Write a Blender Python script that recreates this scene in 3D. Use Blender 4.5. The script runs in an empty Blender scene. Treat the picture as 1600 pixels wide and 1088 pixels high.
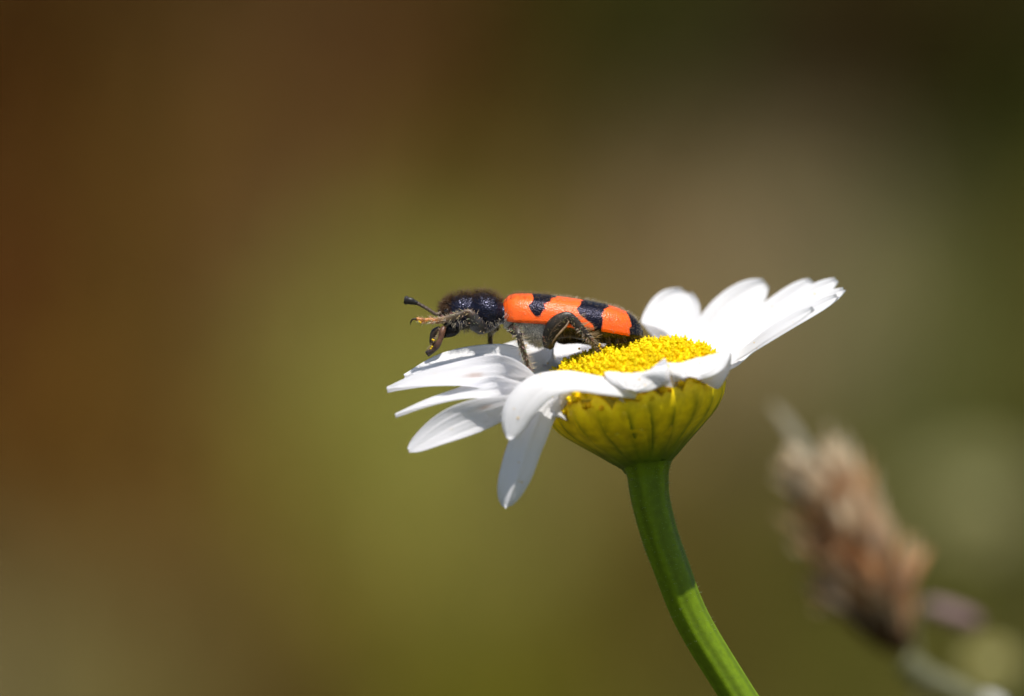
import bpy, math, random
from mathutils import Vector, noise
import numpy as np

# ------------------------------------------------------------------ camera, sky, sun, exposure
scene = bpy.context.scene
H = 350.0            # height of the view axis above the meadow (mm)
CAMD = 600.0         # camera to beetle (mm)
K = 26.2             # photo pixels per mm in the plane of the beetle
LENS = 36.0 * CAMD / (1600.0 / K)
APERTURE = 21.0      # diameter of the lens opening (mm)
cam_data = bpy.data.cameras.new('camera')
cam = bpy.data.objects.new('camera', cam_data)
scene.collection.objects.link(cam)
cam.location = (0, -CAMD / 1000, H / 1000)
cam.rotation_euler = (math.radians(90), 0, 0)
cam_data.sensor_width = 36.0
cam_data.lens = LENS
cam_data.clip_start = 0.02
cam_data.clip_end = 500
cam_data.dof.use_dof = True
cam_data.dof.focus_distance = (CAMD - 0.9) / 1000
cam_data.dof.aperture_fstop = LENS / APERTURE
scene.camera = cam

TOSUN = Vector((0.13, -0.38, 0.92)).normalized()
elev = math.asin(TOSUN.z)
world = bpy.data.worlds.new('World')
scene.world = world
world.use_nodes = True
wn = world.node_tree
wn.nodes.clear()
sky = wn.nodes.new('ShaderNodeTexSky')
sky.sky_type = 'NISHITA'
sky.sun_disc = False
sky.sun_elevation = elev
sky.sun_rotation = math.atan2(TOSUN.x, TOSUN.y)
bg = wn.nodes.new('ShaderNodeBackground')
bg.inputs['Strength'].default_value = 0.09
wo = wn.nodes.new('ShaderNodeOutputWorld')
wn.links.new(sky.outputs[0], bg.inputs[0])
wn.links.new(bg.outputs[0], wo.inputs[0])
sun_d = bpy.data.lights.new('sun', 'SUN')
sun_d.energy = 5.0
sun_d.angle = math.radians(0.53)
sun_d.color = (1.0, 0.95, 0.87)
sun = bpy.data.objects.new('sun', sun_d)
scene.collection.objects.link(sun)
sun.rotation_euler = TOSUN.to_track_quat('Z', 'Y').to_euler()
sun.location = (0, 0, 3)

scene.view_settings.view_transform = 'Standard'
scene.view_settings.look = 'None'
scene.view_settings.exposure = 0.34
scene.view_settings.gamma = 1.0
scene.view_settings.use_curve_mapping = False
scene.render.engine = 'CYCLES'
scene.cycles.use_denoising = True
scene.cycles.denoising_input_passes = 'RGB_ALBEDO'
scene.cycles.max_bounces = 10
scene.cycles.transmission_bounces = 6
scene.cycles.sample_clamp_indirect = 4.0

RND = random.Random(7)
col = scene.collection

# ------------------------------------------------------------------ helpers (all lengths in mm)
def W(px, py, d=0.0):
    """photo pixel + depth behind the beetle plane (in pixel units) -> place in mm"""
    y = d / K
    s = (CAMD + y) / CAMD
    return Vector(((px - 800.0) / K * s, y, H - (py - 544.0) / K * s))

def catmull(pts, n):
    pts = [Vector(p) for p in pts]
    P = [pts[0] * 2 - pts[1]] + pts + [pts[-1] * 2 - pts[-2]]
    out = []
    segs = len(pts) - 1
    for i in range(n):
        u = i / (n - 1) * segs
        k = min(int(u), segs - 1)
        t = u - k
        a, b, c, d = P[k], P[k + 1], P[k + 2], P[k + 3]
        out.append(0.5 * ((2 * b) + (c - a) * t + (2 * a - 5 * b + 4 * c - d) * t * t + (3 * b - a - 3 * c + d) * t ** 3))
    return out

def lerp_list(vals, u):
    x = u * (len(vals) - 1)
    k = min(int(x), len(vals) - 2)
    t = x - k
    a, b = vals[k], vals[k + 1]
    if isinstance(a, (tuple, list)):
        return tuple(p + (q - p) * t for p, q in zip(a, b))
    return a + (b - a) * t

def interp(table, x):
    """piecewise linear; table rows (x, v1, v2..)"""
    if x <= table[0][0]: return table[0][1:]
    for a, b in zip(table, table[1:]):
        if x <= b[0]:
            t = (x - a[0]) / (b[0] - a[0])
            return tuple(p + (q - p) * t for p, q in zip(a[1:], b[1:]))
    return table[-1][1:]

def smooth_interp(table, x):
    h = 2.5
    s = [interp(table, x + k * h) for k in (-2, -1, 0, 1, 2)]
    w = (1, 2, 3, 2, 1)
    return tuple(sum(w[i] * s[i][j] for i in range(5)) / 9.0 for j in range(len(s[0])))

class MB:
    def __init__(self):
        self.v, self.f, self.c, self.m = [], [], [], []
    def grid(self, rows, cols, closed=False, mat=0):
        b = len(self.v); n = len(rows[0])
        for r, cr in zip(rows, cols):
            self.v.extend(tuple(p) for p in r); self.c.extend(cr)
        for i in range(len(rows) - 1):
            for j in range(n if closed else n - 1):
                k = (j + 1) % n
                self.f.append((b + i * n + j, b + i * n + k, b + (i + 1) * n + k, b + (i + 1) * n + j)); self.m.append(mat)
        return b
    def tube(self, pts, radii, seg=10, colr=(1, 1, 1), n=None, flat=1.0, side=None, mat=0, cap=True):
        if n: 
            path = catmull(pts, n); rr = [lerp_list(radii, i / (n - 1)) for i in range(n)]
        else:
            path = [Vector(p) for p in pts]; rr = list(radii)
        N = len(path)
        prev = Vector(side) if side else None
        rows, cols = [], []
        for i in range(N):
            T = (path[min(i + 1, N - 1)] - path[max(i - 1, 0)])
            if T.length < 1e-9: T = Vector((0, 0, 1))
            T.normalize()
            if prev is None:
                prev = T.orthogonal()
            if side: prev = Vector(side)
            S = (prev - T * prev.dot(T))
            if S.length < 1e-6: S = T.orthogonal()
            S.normalize(); prev = S
            Bv = T.cross(S)
            c = lerp_list(colr, i / (N - 1)) if isinstance(colr[0], (tuple, list)) else colr
            rows.append([path[i] + (S * math.cos(a) * flat + Bv * math.sin(a)) * rr[i] for a in (2 * math.pi * j / seg for j in range(seg))])
            cols.append([c] * seg)
        b = self.grid(rows, cols, True, mat)
        if cap:
            for idx, fl in ((0, True), (N - 1, False)):
                self.v.append(tuple(path[idx])); self.c.append(cols[idx][0]); k = len(self.v) - 1
                for j in range(seg):
                    p, q = b + idx * seg + j, b + idx * seg + (j + 1) % seg
                    self.f.append((k, q, p) if fl else (k, p, q)); self.m.append(mat)
    def hair(self, p, d, length, r, c, droop=0.25, seg=3):
        p = Vector(p); d = Vector(d).normalized()
        bend = Vector((RND.uniform(-1, 1), RND.uniform(-1, 1), RND.uniform(-1, 0.4))) * droop
        a = d.orthogonal().normalized(); bb = d.cross(a)
        b = len(self.v)
        mid = p + d * length * 0.55 + bend * length * 0.3
        tip = p + d * length + bend * length
        for q, rr in ((p, r), (mid, r * 0.75)):
            for j in range(3):
                t = 2 * math.pi * j / 3
                self.v.append(tuple(q + (a * math.cos(t) + bb * math.sin(t)) * rr)); self.c.append(c)
        self.v.append(tuple(tip)); self.c.append(c)
        for j in range(3):
            k = (j + 1) % 3
            self.f.append((b + j, b + k, b + 3 + k, b + 3 + j)); self.f.append((b + 3 + j, b + 3 + k, b + 6)); self.m += [0, 0]
    def ellipsoid(self, c, ax, colr, nu=14, nv=10, mat=0):
        c = Vector(c)
        rows, cols = [], []
        for i in range(nv + 1):
            th = math.pi * i / nv
            rows.append([c + ax[0] * math.sin(th) * math.cos(2 * math.pi * j / nu) + ax[1] * math.sin(th) * math.sin(2 * math.pi * j / nu) + ax[2] * math.cos(th) for j in range(nu)])
            cols.append([colr] * nu)
        self.grid(rows, cols, True, mat)
    def mesh(self, name, mats, origin=(0, 0, 0), smooth=True):
        v = (np.array(self.v, dtype=float) - np.array(origin)) * 0.001
        me = bpy.data.meshes.new(name)
        me.from_pydata(v.tolist(), [], self.f)
        at = me.color_attributes.new('Col', 'FLOAT_COLOR', 'POINT')
        ca = np.ones((len(self.v), 4)); ca[:, :3] = np.array(self.c)
        at.data.foreach_set('color', ca.ravel())
        for m in (mats if isinstance(mats, (list, tuple)) else [mats]): me.materials.append(m)
        if isinstance(mats, (list, tuple)): me.polygons.foreach_set('material_index', self.m)
        if smooth: me.polygons.foreach_set('use_smooth', [True] * len(me.polygons))
        me.update()
        return me
    def build(self, name, mats, parent=None, origin=None, kind=None, smooth=True):
        og = origin if origin is not None else (parent['_o'] if parent else (0, 0, 0))
        me = self.mesh(name, mats, og, smooth)
        o = bpy.data.objects.new(name, me)
        col.objects.link(o)
        if parent:
            o.parent = parent
        elif origin is not None:
            o.location = Vector(origin) * 0.001
        o['_o'] = tuple(og)
        if kind: o['kind'] = kind
        return o

def thing(name, label, cat, origin, group=None):
    o = bpy.data.objects.new(name, None)
    col.objects.link(o)
    o.empty_display_size = 0.005
    o.location = Vector(origin) * 0.001
    o['_o'] = tuple(origin)
    o['label'] = label; o['category'] = cat
    if group: o['group'] = group
    return o

# ------------------------------------------------------------------ materials
def material(name, rough=0.5, spec=0.4, translucent=0.0, coat=0.0, bump=None, vary=None, sss=0.0, sheen=0.0, metal=0.0):
    """colour comes from the vertices' own colour, broken up by fine noise"""
    m = bpy.data.materials.new(name); m.use_nodes = True
    nt = m.node_tree; N = nt.nodes; L = nt.links
    bs = N['Principled BSDF']; out = N['Material Output']
    at = N.new('ShaderNodeAttribute'); at.attribute_name = 'Col'
    tc = N.new('ShaderNodeTexCoord')
    cout = at.outputs['Color']
    if vary:
        nz = N.new('ShaderNodeTexNoise'); nz.inputs['Scale'].default_value = vary[0]; nz.inputs['Detail'].default_value = 4
        L.new(tc.outputs['Object'], nz.inputs['Vector'])
        mr = N.new('ShaderNodeMapRange'); mr.inputs[1].default_value = 0.3; mr.inputs[2].default_value = 0.7
        mr.inputs[3].default_value = 1 - vary[1]; mr.inputs[4].default_value = 1 + vary[1]
        L.new(nz.outputs['Fac'], mr.inputs[0])
        vm = N.new('ShaderNodeVectorMath'); vm.operation = 'SCALE'
        L.new(cout, vm.inputs[0]); L.new(mr.outputs[0], vm.inputs['Scale'])
        cout = vm.outputs[0]
    L.new(cout, bs.inputs['Base Color'])
    bs.inputs['Roughness'].default_value = rough
    bs.inputs['Specular IOR Level'].default_value = spec
    bs.inputs['Coat Weight'].default_value = coat
    bs.inputs['Coat Roughness'].default_value = 0.25
    if metal:          # the dark cuticle has a metallic sheen, the orange does not
        sp_ = N.new('ShaderNodeSeparateColor'); L.new(at.outputs['Color'], sp_.inputs[0])
        lt = N.new('ShaderNodeMapRange'); lt.inputs[1].default_value = 0.1; lt.inputs[2].default_value = 0.3
        lt.inputs[3].default_value = metal; lt.inputs[4].default_value = 0.0
        L.new(sp_.outputs[0], lt.inputs[0]); L.new(lt.outputs[0], bs.inputs['Metallic'])
    if sheen: bs.inputs['Sheen Weight'].default_value = sheen
    if sss:
        bs.inputs['Subsurface Weight'].default_value = sss
        bs.inputs['Subsurface Radius'].default_value = (1, 0.7, 0.3)
        bs.inputs['Subsurface Scale'].default_value = 0.0006
    nrm = None
    if bump:
        kind, sc, dist, stren = bump
        if kind == 'pits':
            tx = N.new('ShaderNodeTexVoronoi'); tx.inputs['Scale'].default_value = sc; o = tx.outputs['Distance']
        else:
            tx = N.new('ShaderNodeTexNoise'); tx.inputs['Scale'].default_value = sc; tx.inputs['Detail'].default_value = 3; o = tx.outputs['Fac']
        L.new(tc.outputs['Object'], tx.inputs['Vector'])
        bp = N.new('ShaderNodeBump'); bp.inputs['Distance'].default_value = dist; bp.inputs['Strength'].default_value = stren
        L.new(o, bp.inputs['Height']); L.new(bp.outputs[0], bs.inputs['Normal']); nrm = bp.outputs[0]
    if translucent:
        tr = N.new('ShaderNodeBsdfTranslucent'); L.new(cout, tr.inputs['Color'])
        mx = N.new('ShaderNodeMixShader'); mx.inputs[0].default_value = translucent
        L.new(bs.outputs[0], mx.inputs[1]); L.new(tr.outputs[0], mx.inputs[2]); L.new(mx.outputs[0], out.inputs['Surface'])
    return m

M_petal = material('petal_white', 0.55, 0.25, 0.44, bump=('noise', 2500, 2e-5, 0.25))
M_under = material('petal_underside', 0.6, 0.2, 0.75, bump=('noise', 2500, 2e-5, 0.25))
M_floret = material('floret_yellow', 0.55, 0.2, 0.25, vary=(1500, 0.08))
M_bract = material('bract_green', 0.5, 0.3, 0.0, vary=(1300, 0.25), bump=('noise', 4000, 2e-5, 0.4))
M_stem = material('stem_green', 0.5, 0.25, 0.0, vary=(2200, 0.14), bump=('noise', 5200, 3e-5, 0.5), sss=0.15)
M_shell = material('beetle_cuticle', 0.33, 0.5, bump=('pits', 8500, 5e-5, 0.7), vary=(4000, 0.3), metal=0.75)
M_belly = material('beetle_belly', 0.4, 0.4, bump=('noise', 9000, 4e-5, 0.6), vary=(4000, 0.3))
M_elytron = material('beetle_wing_case', 0.36, 0.34, bump=('pits', 9500, 3.5e-5, 0.6), vary=(2500, 0.07), coat=0.0, metal=0.7)
M_leg = material('beetle_leg', 0.42, 0.4, vary=(6000, 0.35), bump=('noise', 16000, 2e-5, 0.6))
M_eye = material('beetle_eye', 0.12, 0.6)
M_hair = material('beetle_hair', 0.35, 0.6, 0.25)
M_dry = material('dry_plant', 0.7, 0.2, 0.25, vary=(900, 0.25))
M_plant = material('soft_plant', 0.6, 0.25, 0.2, vary=(700, 0.15))
M_grass = material('grass', 0.9, 0.03, 0.25, vary=(120, 0.2))
M_ground = material('earth', 1.0, 0.02, 0.0, vary=(60, 0.35), bump=('noise', 90, 0.006, 0.7))

# ------------------------------------------------------------------ ground: flat meadow, then a grassy bank behind
def zground(x, y):     # metres
    t = min(max((y - 1.15) / 1.55, 0.0), 1.0)
    z = 1.05 * (t * t * (3 - 2 * t) * 0.35 + t * 0.65)
    z += 0.02 * noise.noise(Vector((x * 2.1, y * 2.1, 3.0))) * min(1.0, max(0.2, y)) if y > 0.2 else 0.004 * noise.noise(Vector((x * 3, y * 3, 1)))
    if y > 3: z += 0.25 * noise.noise(Vector((x * 0.15, y * 0.15, 9.0))) * min(1, (y - 3) / 5)
    return z

# patches of colour on the bank, each tuned on its own: (x, height, colour) in metres
PATCH = [
#PATCH_BEGIN
    (-0.1122, 0.4239, (0.0364, 0.0086, 0.0002)),
    (-0.0823, 0.4194, (0.0134, 0.0069, 0.0003)),
    (-0.0598, 0.4224, (0.0067, 0.0036, 0.0003)),
    (-0.0524, 0.4089, (0.3665, 0.1927, 0.0740)),
    (-0.0269, 0.4089, (0.0578, 0.0050, 0.0030)),
    (0.0000, 0.4224, (0.0417, 0.0135, 0.0002)),
    (0.0299, 0.4224, (0.0084, 0.0503, 0.0001)),
    (0.0524, 0.4224, (0.0106, 0.0008, 0.0001)),
    (0.0748, 0.4224, (0.0051, 0.0006, 0.0001)),
    (0.0973, 0.4224, (0.0340, 0.0114, 0.0001)),
    (0.1137, 0.4224, (0.0008, 0.0109, 0.0001)),
    (-0.1137, 0.3865, (0.0657, 0.0153, 0.0037)),
    (-0.0823, 0.3940, (0.2011, 0.1215, 0.0235)),
    (-0.0598, 0.3865, (0.0958, 0.0385, 0.0033)),
    (-0.0374, 0.3895, (0.0118, 0.0177, 0.0007)),
    (-0.0150, 0.3865, (0.0835, 0.0488, 0.0012)),
    (0.0105, 0.3985, (0.0070, 0.0039, 0.0003)),
    (0.0299, 0.3865, (0.0215, 0.0074, 0.0012)),
    (0.0524, 0.3865, (0.0203, 0.0069, 0.0030)),
    (0.0748, 0.4015, (0.0048, 0.0015, 0.0003)),
    (0.0928, 0.3940, (0.0083, 0.0016, 0.0004)),
    (0.1137, 0.3865, (0.0238, 0.0448, 0.0004)),
    (-0.1137, 0.3491, (0.1147, 0.0313, 0.0086)),
    (-0.0928, 0.3596, (0.0332, 0.0159, 0.0012)),
    (-0.0823, 0.3416, (0.1704, 0.1189, 0.0143)),
    (-0.0598, 0.3491, (0.1023, 0.0290, 0.0166)),
    (-0.0449, 0.3641, (0.1815, 0.0670, 0.0716)),
    (-0.0329, 0.3536, (0.3322, 0.4151, 0.0748)),
    (-0.0299, 0.3341, (0.4345, 0.4530, 0.0850)),
    (-0.0075, 0.3715, (0.2060, 0.1729, 0.0177)),
    (0.0150, 0.3715, (0.3399, 0.2257, 0.0942)),
    (0.0449, 0.3715, (0.4487, 0.3255, 0.1768)),
    (0.0673, 0.3715, (0.6000, 0.5167, 0.2665)),
    (0.0673, 0.3461, (0.1746, 0.1339, 0.0812)),
    (0.0898, 0.3641, (0.0466, 0.0623, 0.0352)),
    (0.0973, 0.3446, (0.1822, 0.2294, 0.0595)),
    (0.1167, 0.3566, (0.0860, 0.0557, 0.0027)),
    (0.1182, 0.3297, (0.0034, 0.0034, 0.0003)),
    (0.0928, 0.3267, (0.0523, 0.0577, 0.0038)),
    (-0.1137, 0.3117, (0.0530, 0.0369, 0.0009)),
    (-0.0928, 0.3117, (0.0939, 0.0116, 0.0012)),
    (-0.0748, 0.3042, (0.1592, 0.0825, 0.0333)),
    (-0.0569, 0.3192, (0.0206, 0.0067, 0.0022)),
    (-0.0359, 0.3117, (0.4050, 0.3338, 0.0391)),
    (-0.0150, 0.3117, (0.2901, 0.2858, 0.1207)),
    (-0.0075, 0.2893, (0.2199, 0.2057, 0.0124)),
    (0.0150, 0.3042, (0.0582, 0.0276, 0.0069)),
    (0.0449, 0.3147, (0.1114, 0.0820, 0.0123)),
    (0.0598, 0.2967, (0.0429, 0.0445, 0.0014)),
    (-0.1167, 0.2803, (0.2290, 0.1856, 0.0874)),
    (-0.0823, 0.2818, (0.1795, 0.1873, 0.0524)),
    (-0.0569, 0.2818, (0.1045, 0.0253, 0.0181)),
    (-0.0419, 0.2728, (0.0328, 0.0133, 0.0044)),
    (-0.0180, 0.2758, (0.1479, 0.1447, 0.0135)),
    (0.0075, 0.2758, (0.1820, 0.1782, 0.0058)),
    (0.0299, 0.2788, (0.1193, 0.0851, 0.0290)),
    (0.0673, 0.2728, (0.1107, 0.1070, 0.0188)),
#PATCH_END
]
PX = np.array([p[:2] for p in PATCH]); PC = np.array([p[2] for p in PATCH])
FAR = np.array((0.10, 0.095, 0.035))
def patch_colour(x, y, z):
    if y < 1.0: return FAR
    d2 = ((PX - np.array((x, z))) ** 2).sum(1)
    w = 1.0 / (d2 + 1.2e-4) ** 1.6
    c = (PC * w[:, None]).sum(0) / w.sum()
    dm = math.sqrt(d2.min())
    f = min(1.0, max(0.0, (dm - 0.06) / 0.2))
    return c * (1 - f) + FAR * f

def axis(pairs):
    out = []
    for a, b, n in pairs: out += [a + (b - a) * i / n for i in range(n)]
    return out + [pairs[-1][1]]
xs = axis([(-120, -10, 11), (-10, -1.2, 16), (-1.2, -0.3, 24), (-0.3, 0.3, 50), (0.3, 1.2, 24), (1.2, 10, 16), (10, 120, 11)])
ys = axis([(-60, -4, 8), (-4, 0, 16), (0, 1.3, 22), (1.3, 2.4, 70), (2.4, 4, 16), (4, 30, 20), (30, 250, 14)])
g = MB()
rows = [[Vector((x * 1000, y * 1000, zground(x, y) * 1000)) for x in xs] for y in ys]
cols = [[tuple(patch_colour(x, y, zground(x, y)) * 0.8) for x in xs] for y in ys]
g.grid(rows, cols)
gr = g.build('ground', M_ground, kind='structure')
gr['label'] = 'blurred brown and olive meadow ground rising into a bank'

def blade(mb, x, y, z, h, w, lean, az, c):
    b = len(mb.v)
    dx, dy = math.cos(az), math.sin(az)
    px_, py_ = -dy, dx
    for t, ww in ((0, 1.0), (0.5, 0.8)):
        ox, oy = dx * lean * t * t * h, dy * lean * t * t * h
        k = 0.85 + 0.3 * t
        for s in (-1, 1):
            mb.v.append((x + ox + px_ * w * ww * s, y + oy + py_ * w * ww * s, z + h * t)); mb.c.append(tuple(q * k for q in c))
    mb.v.append((x + dx * lean * h, y + dy * lean * h, z + h * (1 - 0.25 * abs(lean)))); mb.c.append(tuple(q * 1.2 for q in c))
    mb.f += [(b, b + 1, b + 3, b + 2), (b + 2, b + 3, b + 4)]; mb.m += [0, 0]

R2 = random.Random(21)
gb = MB()
for i in range(26000):
    x = R2.gauss(0, 0.28); y = R2.uniform(1.25, 2.7)
    if abs(x) > 1.4: continue
    z = zground(x, y)
    c = patch_colour(x, y, z + 0.012)
    k = R2.uniform(0.88, 1.12)
    c = tuple(float(q) * k for q in c)
    blade(gb, x * 1000, y * 1000, z * 1000 - 2, R2.uniform(14, 42), R2.uniform(1.2, 2.6), R2.uniform(0.2, 0.9), R2.uniform(0, 6.283), c)
o = gb.build('grass', M_grass, kind='stuff'); o['label'] = 'soft blurred olive and brown short grass covering the bank'; o['category'] = 'grass'
gm = MB()
for i in range(9000):
    x = R2.gauss(0, 0.5); y = R2.uniform(-0.25, 1.3)
    c = FAR * R2.uniform(0.6, 1.3) * np.array((R2.uniform(0.7, 1.3), 1, 1))
    blade(gm, x * 1000, y * 1000, zground(x, y) * 1000 - 2, R2.uniform(30, 130), R2.uniform(1.0, 2.2), R2.uniform(0.1, 0.8), R2.uniform(0, 6.283), tuple(c))
o = gm.build('grass', M_grass, kind='stuff'); o['label'] = 'meadow grass growing round the foot of the daisy stem'; o['category'] = 'grass'

# ------------------------------------------------------------------ the daisy
CX, CY = 988.0, 597.0
NX = Vector((-0.17, -0.10, 0.98)).normalized()
E1 = Vector((1, 0, 0)); E1 = (E1 - NX * E1.dot(NX)).normalized()
E2 = NX.cross(E1).normalized()          # points away from the camera
C0 = W(CX, CY, -20)
RR = 138.0 / K
def disc(a, r, h):
    """a degrees, r in rim radii, h in photo pixels along the axis"""
    t = math.radians(a)
    return C0 + (E1 * math.cos(t) + E2 * math.sin(t)) * (r * RR) + NX * (h / K)

stem_px = [(1010, 722, -20), (1012, 742, -20), (1016, 780, -18), (1030, 835, -12), (1046, 880, -6), (1082, 970, 4), (1152, 1086, 10), (1250, 1240, 10), (1380, 1560, 0), (1500, 2300, -20), (1560, 4000, 0), (1590, 7000, 0), (1600, 9725, 0)]
stem_pts = [W(*p) for p in stem_px]
base = stem_pts[-1].copy(); base.z = 0
daisy = thing('daisy', 'white daisy with yellow disc and curved green stem under the beetle', 'flower', base)

# stem: ribbed
path = catmull(stem_pts, 150)
rad = [40, 33, 30.5, 29.5, 29, 28, 27.5, 27.5, 28, 29, 30, 31, 32]
st = MB(); rows, cols = [], []
prev = Vector((1, 0, 0))
for i, p in enumerate(path):
    T = (path[min(i + 1, 149)] - path[max(i - 1, 0)]).normalized()
    S = (prev - T * prev.dot(T)).normalized(); prev = S; Bv = T.cross(S)
    u = i / 149; r = lerp_list(rad, u) / K
    rw, cl = [], []
    for j in range(60):
        a = 2 * math.pi * j / 60
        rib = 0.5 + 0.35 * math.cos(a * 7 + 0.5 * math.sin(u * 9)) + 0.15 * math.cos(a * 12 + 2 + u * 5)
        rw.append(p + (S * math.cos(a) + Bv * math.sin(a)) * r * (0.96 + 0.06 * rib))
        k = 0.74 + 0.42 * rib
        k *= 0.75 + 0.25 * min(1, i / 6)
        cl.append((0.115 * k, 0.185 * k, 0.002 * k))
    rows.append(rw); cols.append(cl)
st.grid(rows, cols, True)
stem_o = st.build('stem', M_stem, daisy)
sh = MB()
for i in range(900):
    k = RND.randrange(2, 66); j = RND.randrange(60)
    p = Vector(rows[k][j]); n = (p - path[k]).normalized()
    sh.hair(p - n * 0.03, n + Vector((0, 0, RND.uniform(-0.2, 0.5))), RND.uniform(0.08, 0.26), 0.008, (0.40, 0.46, 0.24))
sh.build('stem_hair', M_hair, stem_o, kind='stuff')

# receptacle
prof = [(-52, 0.05), (-50, 0.35), (-42, 0.66), (-28, 0.88), (-12, 0.975), (0, 0.985), (20, 1.0), (40, 0.965), (62, 0.86), (90, 0.62), (108, 0.46), (120, 0.365), (133, 0.245), (146, 0.215), (156, 0.21)]
def cup_r(h): return smooth_interp([(h_, r_) for h_, r_ in prof], h)[0]
rc = MB(); rows, cols = [], []
for i in range(60):
    h = -52 + 208 * i / 59
    rows.append([disc(a, cup_r(h), -h) for a in range(0, 360, 6)])
    t = min(1, max(0, h / 110))
    base_c = (0.42 - 0.30 * t, 0.30 - 0.12 * t, 0.008)
    cols.append([base_c if h > 4 else (0.90, 0.64, 0.004)] * 60)
rc.grid(rows, cols, True)
rc.build('receptacle', M_bract, daisy)

# bracts: overlapping scales on the cup, each one its own part
def bract(a0, h_top, h_bot, w0, lift, tipc, seed, rib=0.85):
    rr = random.Random(seed)
    mb = MB(); nt, nv = 12, 9
    tw = rr.uniform(-2.5, 2.5)
    top, topc, bot, botc = [], [], [], []
    for i in range(nt):
        t = i / (nt - 1)
        h = h_bot + (h_top - h_bot) * t
        w = w0 * (0.55 + 0.9 * math.sin(math.pi * min(1, t * 0.8 + 0.12))) * (1 - max(0, (t - 0.78) / 0.22) ** 2 * 0.75)
        r1, c1, r2 = [], [], []
        for j in range(nv):
            v = j / (nv - 1) * 2 - 1
            ang = a0 + tw * t + v * w / max(0.25, cup_r(h)) * 0.72
            bulge = (1 - v * v)
            rad_ = cup_r(h) + lift * (0.25 + 0.75 * bulge) * (0.4 + 0.6 * t) + 0.012 + 0.010 * math.exp(-(v * 5) ** 2)
            r1.append(disc(ang, rad_, -h)); r2.append(disc(ang, rad_ - 0.02, -h))
            mid = math.exp(-((v) / 0.22) ** 2) * min(1, max(0, (0.85 - t) / 0.35)) * min(1, t / 0.1 + 0.3)
            edge = abs(v) ** 2.5
            yel = min(1, max(0, (104 - h) / 58))
            grn = min(1, max(0, (h - 78) / 40))
            g0 = (0.44, 0.41, 0.008); y0 = (0.96, 0.70, 0.005); dk = (0.055, 0.13, 0.004); br = (0.26, 0.10, 0.012)
            c = [g0[k] * (1 - yel) + y0[k] * yel for k in range(3)]
            c = [c[k] * (1 - grn) + (0.085, 0.14, 0.004)[k] * grn for k in range(3)]
            c = [c[k] * (1 - rib * mid) + dk[k] * rib * mid for k in range(3)]
            bt = max(0, (t - 0.86) / 0.14) * tipc * (0.4 + 0.6 * edge)
            c = [c[k] * (1 - bt) + br[k] * bt for k in range(3)]
            c1.append(tuple(c))
        top.append(r1); topc.append(c1); bot.append(r2)
    mb.grid(top, topc); mb.grid([list(reversed(r)) for r in bot], [list(reversed(c)) for c in topc])
    n = nt * nv
    for i in range(nt - 1):
        for j, fl in ((0, 1), (nv - 1, 0)):
            a_, b_ = i * nv + j, (i + 1) * nv + j
            c_, d_ = n + i * nv + (nv - 1 - j), n + (i + 1) * nv + (nv - 1 - j)
            mb.f.append((a_, c_, d_, b_) if not fl else (a_, b_, d_, c_)); mb.m.append(0)
    for j in range(nv - 1):
        a_, b_ = (nt - 1) * nv + j, (nt - 1) * nv + j + 1
        c_, d_ = n + (nt - 1) * nv + nv - 1 - j, n + (nt - 1) * nv + nv - 2 - j
        mb.f.append((a_, b_, d_, c_)); mb.m.append(0)
    mb.build('bract', M_bract, daisy)
k = 0
for row, (nb, ht, hb, w0, lf) in enumerate([(22, -6, 108, 10.4, 0.035), (20, 24, 124, 8.6, 0.03), (16, 66, 140, 7.6, 0.025)]):
    for i in range(nb):
        a = (i + 0.5 * (row % 2)) * 360 / nb + RND.uniform(-2, 2)
        bract(a, ht + RND.uniform(-6, 6), hb, w0 * RND.uniform(0.9, 1.12), lf * RND.uniform(0.8, 1.3), RND.choice((0.15, 0.5, 1.0)), 100 + k, (0.95, 0.4, 0.25)[row] * RND.uniform(0.6, 1)); k += 1

# disc florets
fl = MB()
def dome_h(r): return 50 * (1 - r ** 3.2) ** 0.6 if r < 1 else 0
def floret(p, n, s, ln, kind, c):
    a = n.orthogonal().normalized(); b = n.cross(a)
    rot = RND.uniform(0, 6.28)
    if kind == 0:      # closed bud
        rs = [(0, 0.55), (0.45, 0.62), (0.8, 0.55), (1.0, 0.3), (1.08, 0.03)]
    else:              # open with flared lobes
        rs = [(0, 0.4), (0.5, 0.5), (0.85, 0.60), (1.0, 0.82), (0.95, 0.4)]
    rows, cols = [], []
    for q, (hh, r_) in enumerate(rs):
        rw = []
        for j in range(10):
            t = rot + 2 * math.pi * j / 10
            star = 1.0 if q < 2 else (1.12 if j % 2 == 0 else 0.78)
            lz = 0.12 if (kind and q == 3 and j % 2 == 0) else 0
            rw.append(p + (a * math.cos(t) + b * math.sin(t)) * (s * r_ * star) + n * (ln * (hh - lz)))
        k = 0.93 + 0.09 * hh
        rows.append(rw); cols.append([tuple(x * k for x in c)] * 10)
    fl.grid(rows, cols, True)
    if kind:
        fl.tube([p + n * ln * 0.7, p + n * ln * 1.08, p + n * ln * 1.2], [s * 0.28, s * 0.30, s * 0.16], 6, (0.94, 0.72, 0.003))
NF = 900
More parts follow.
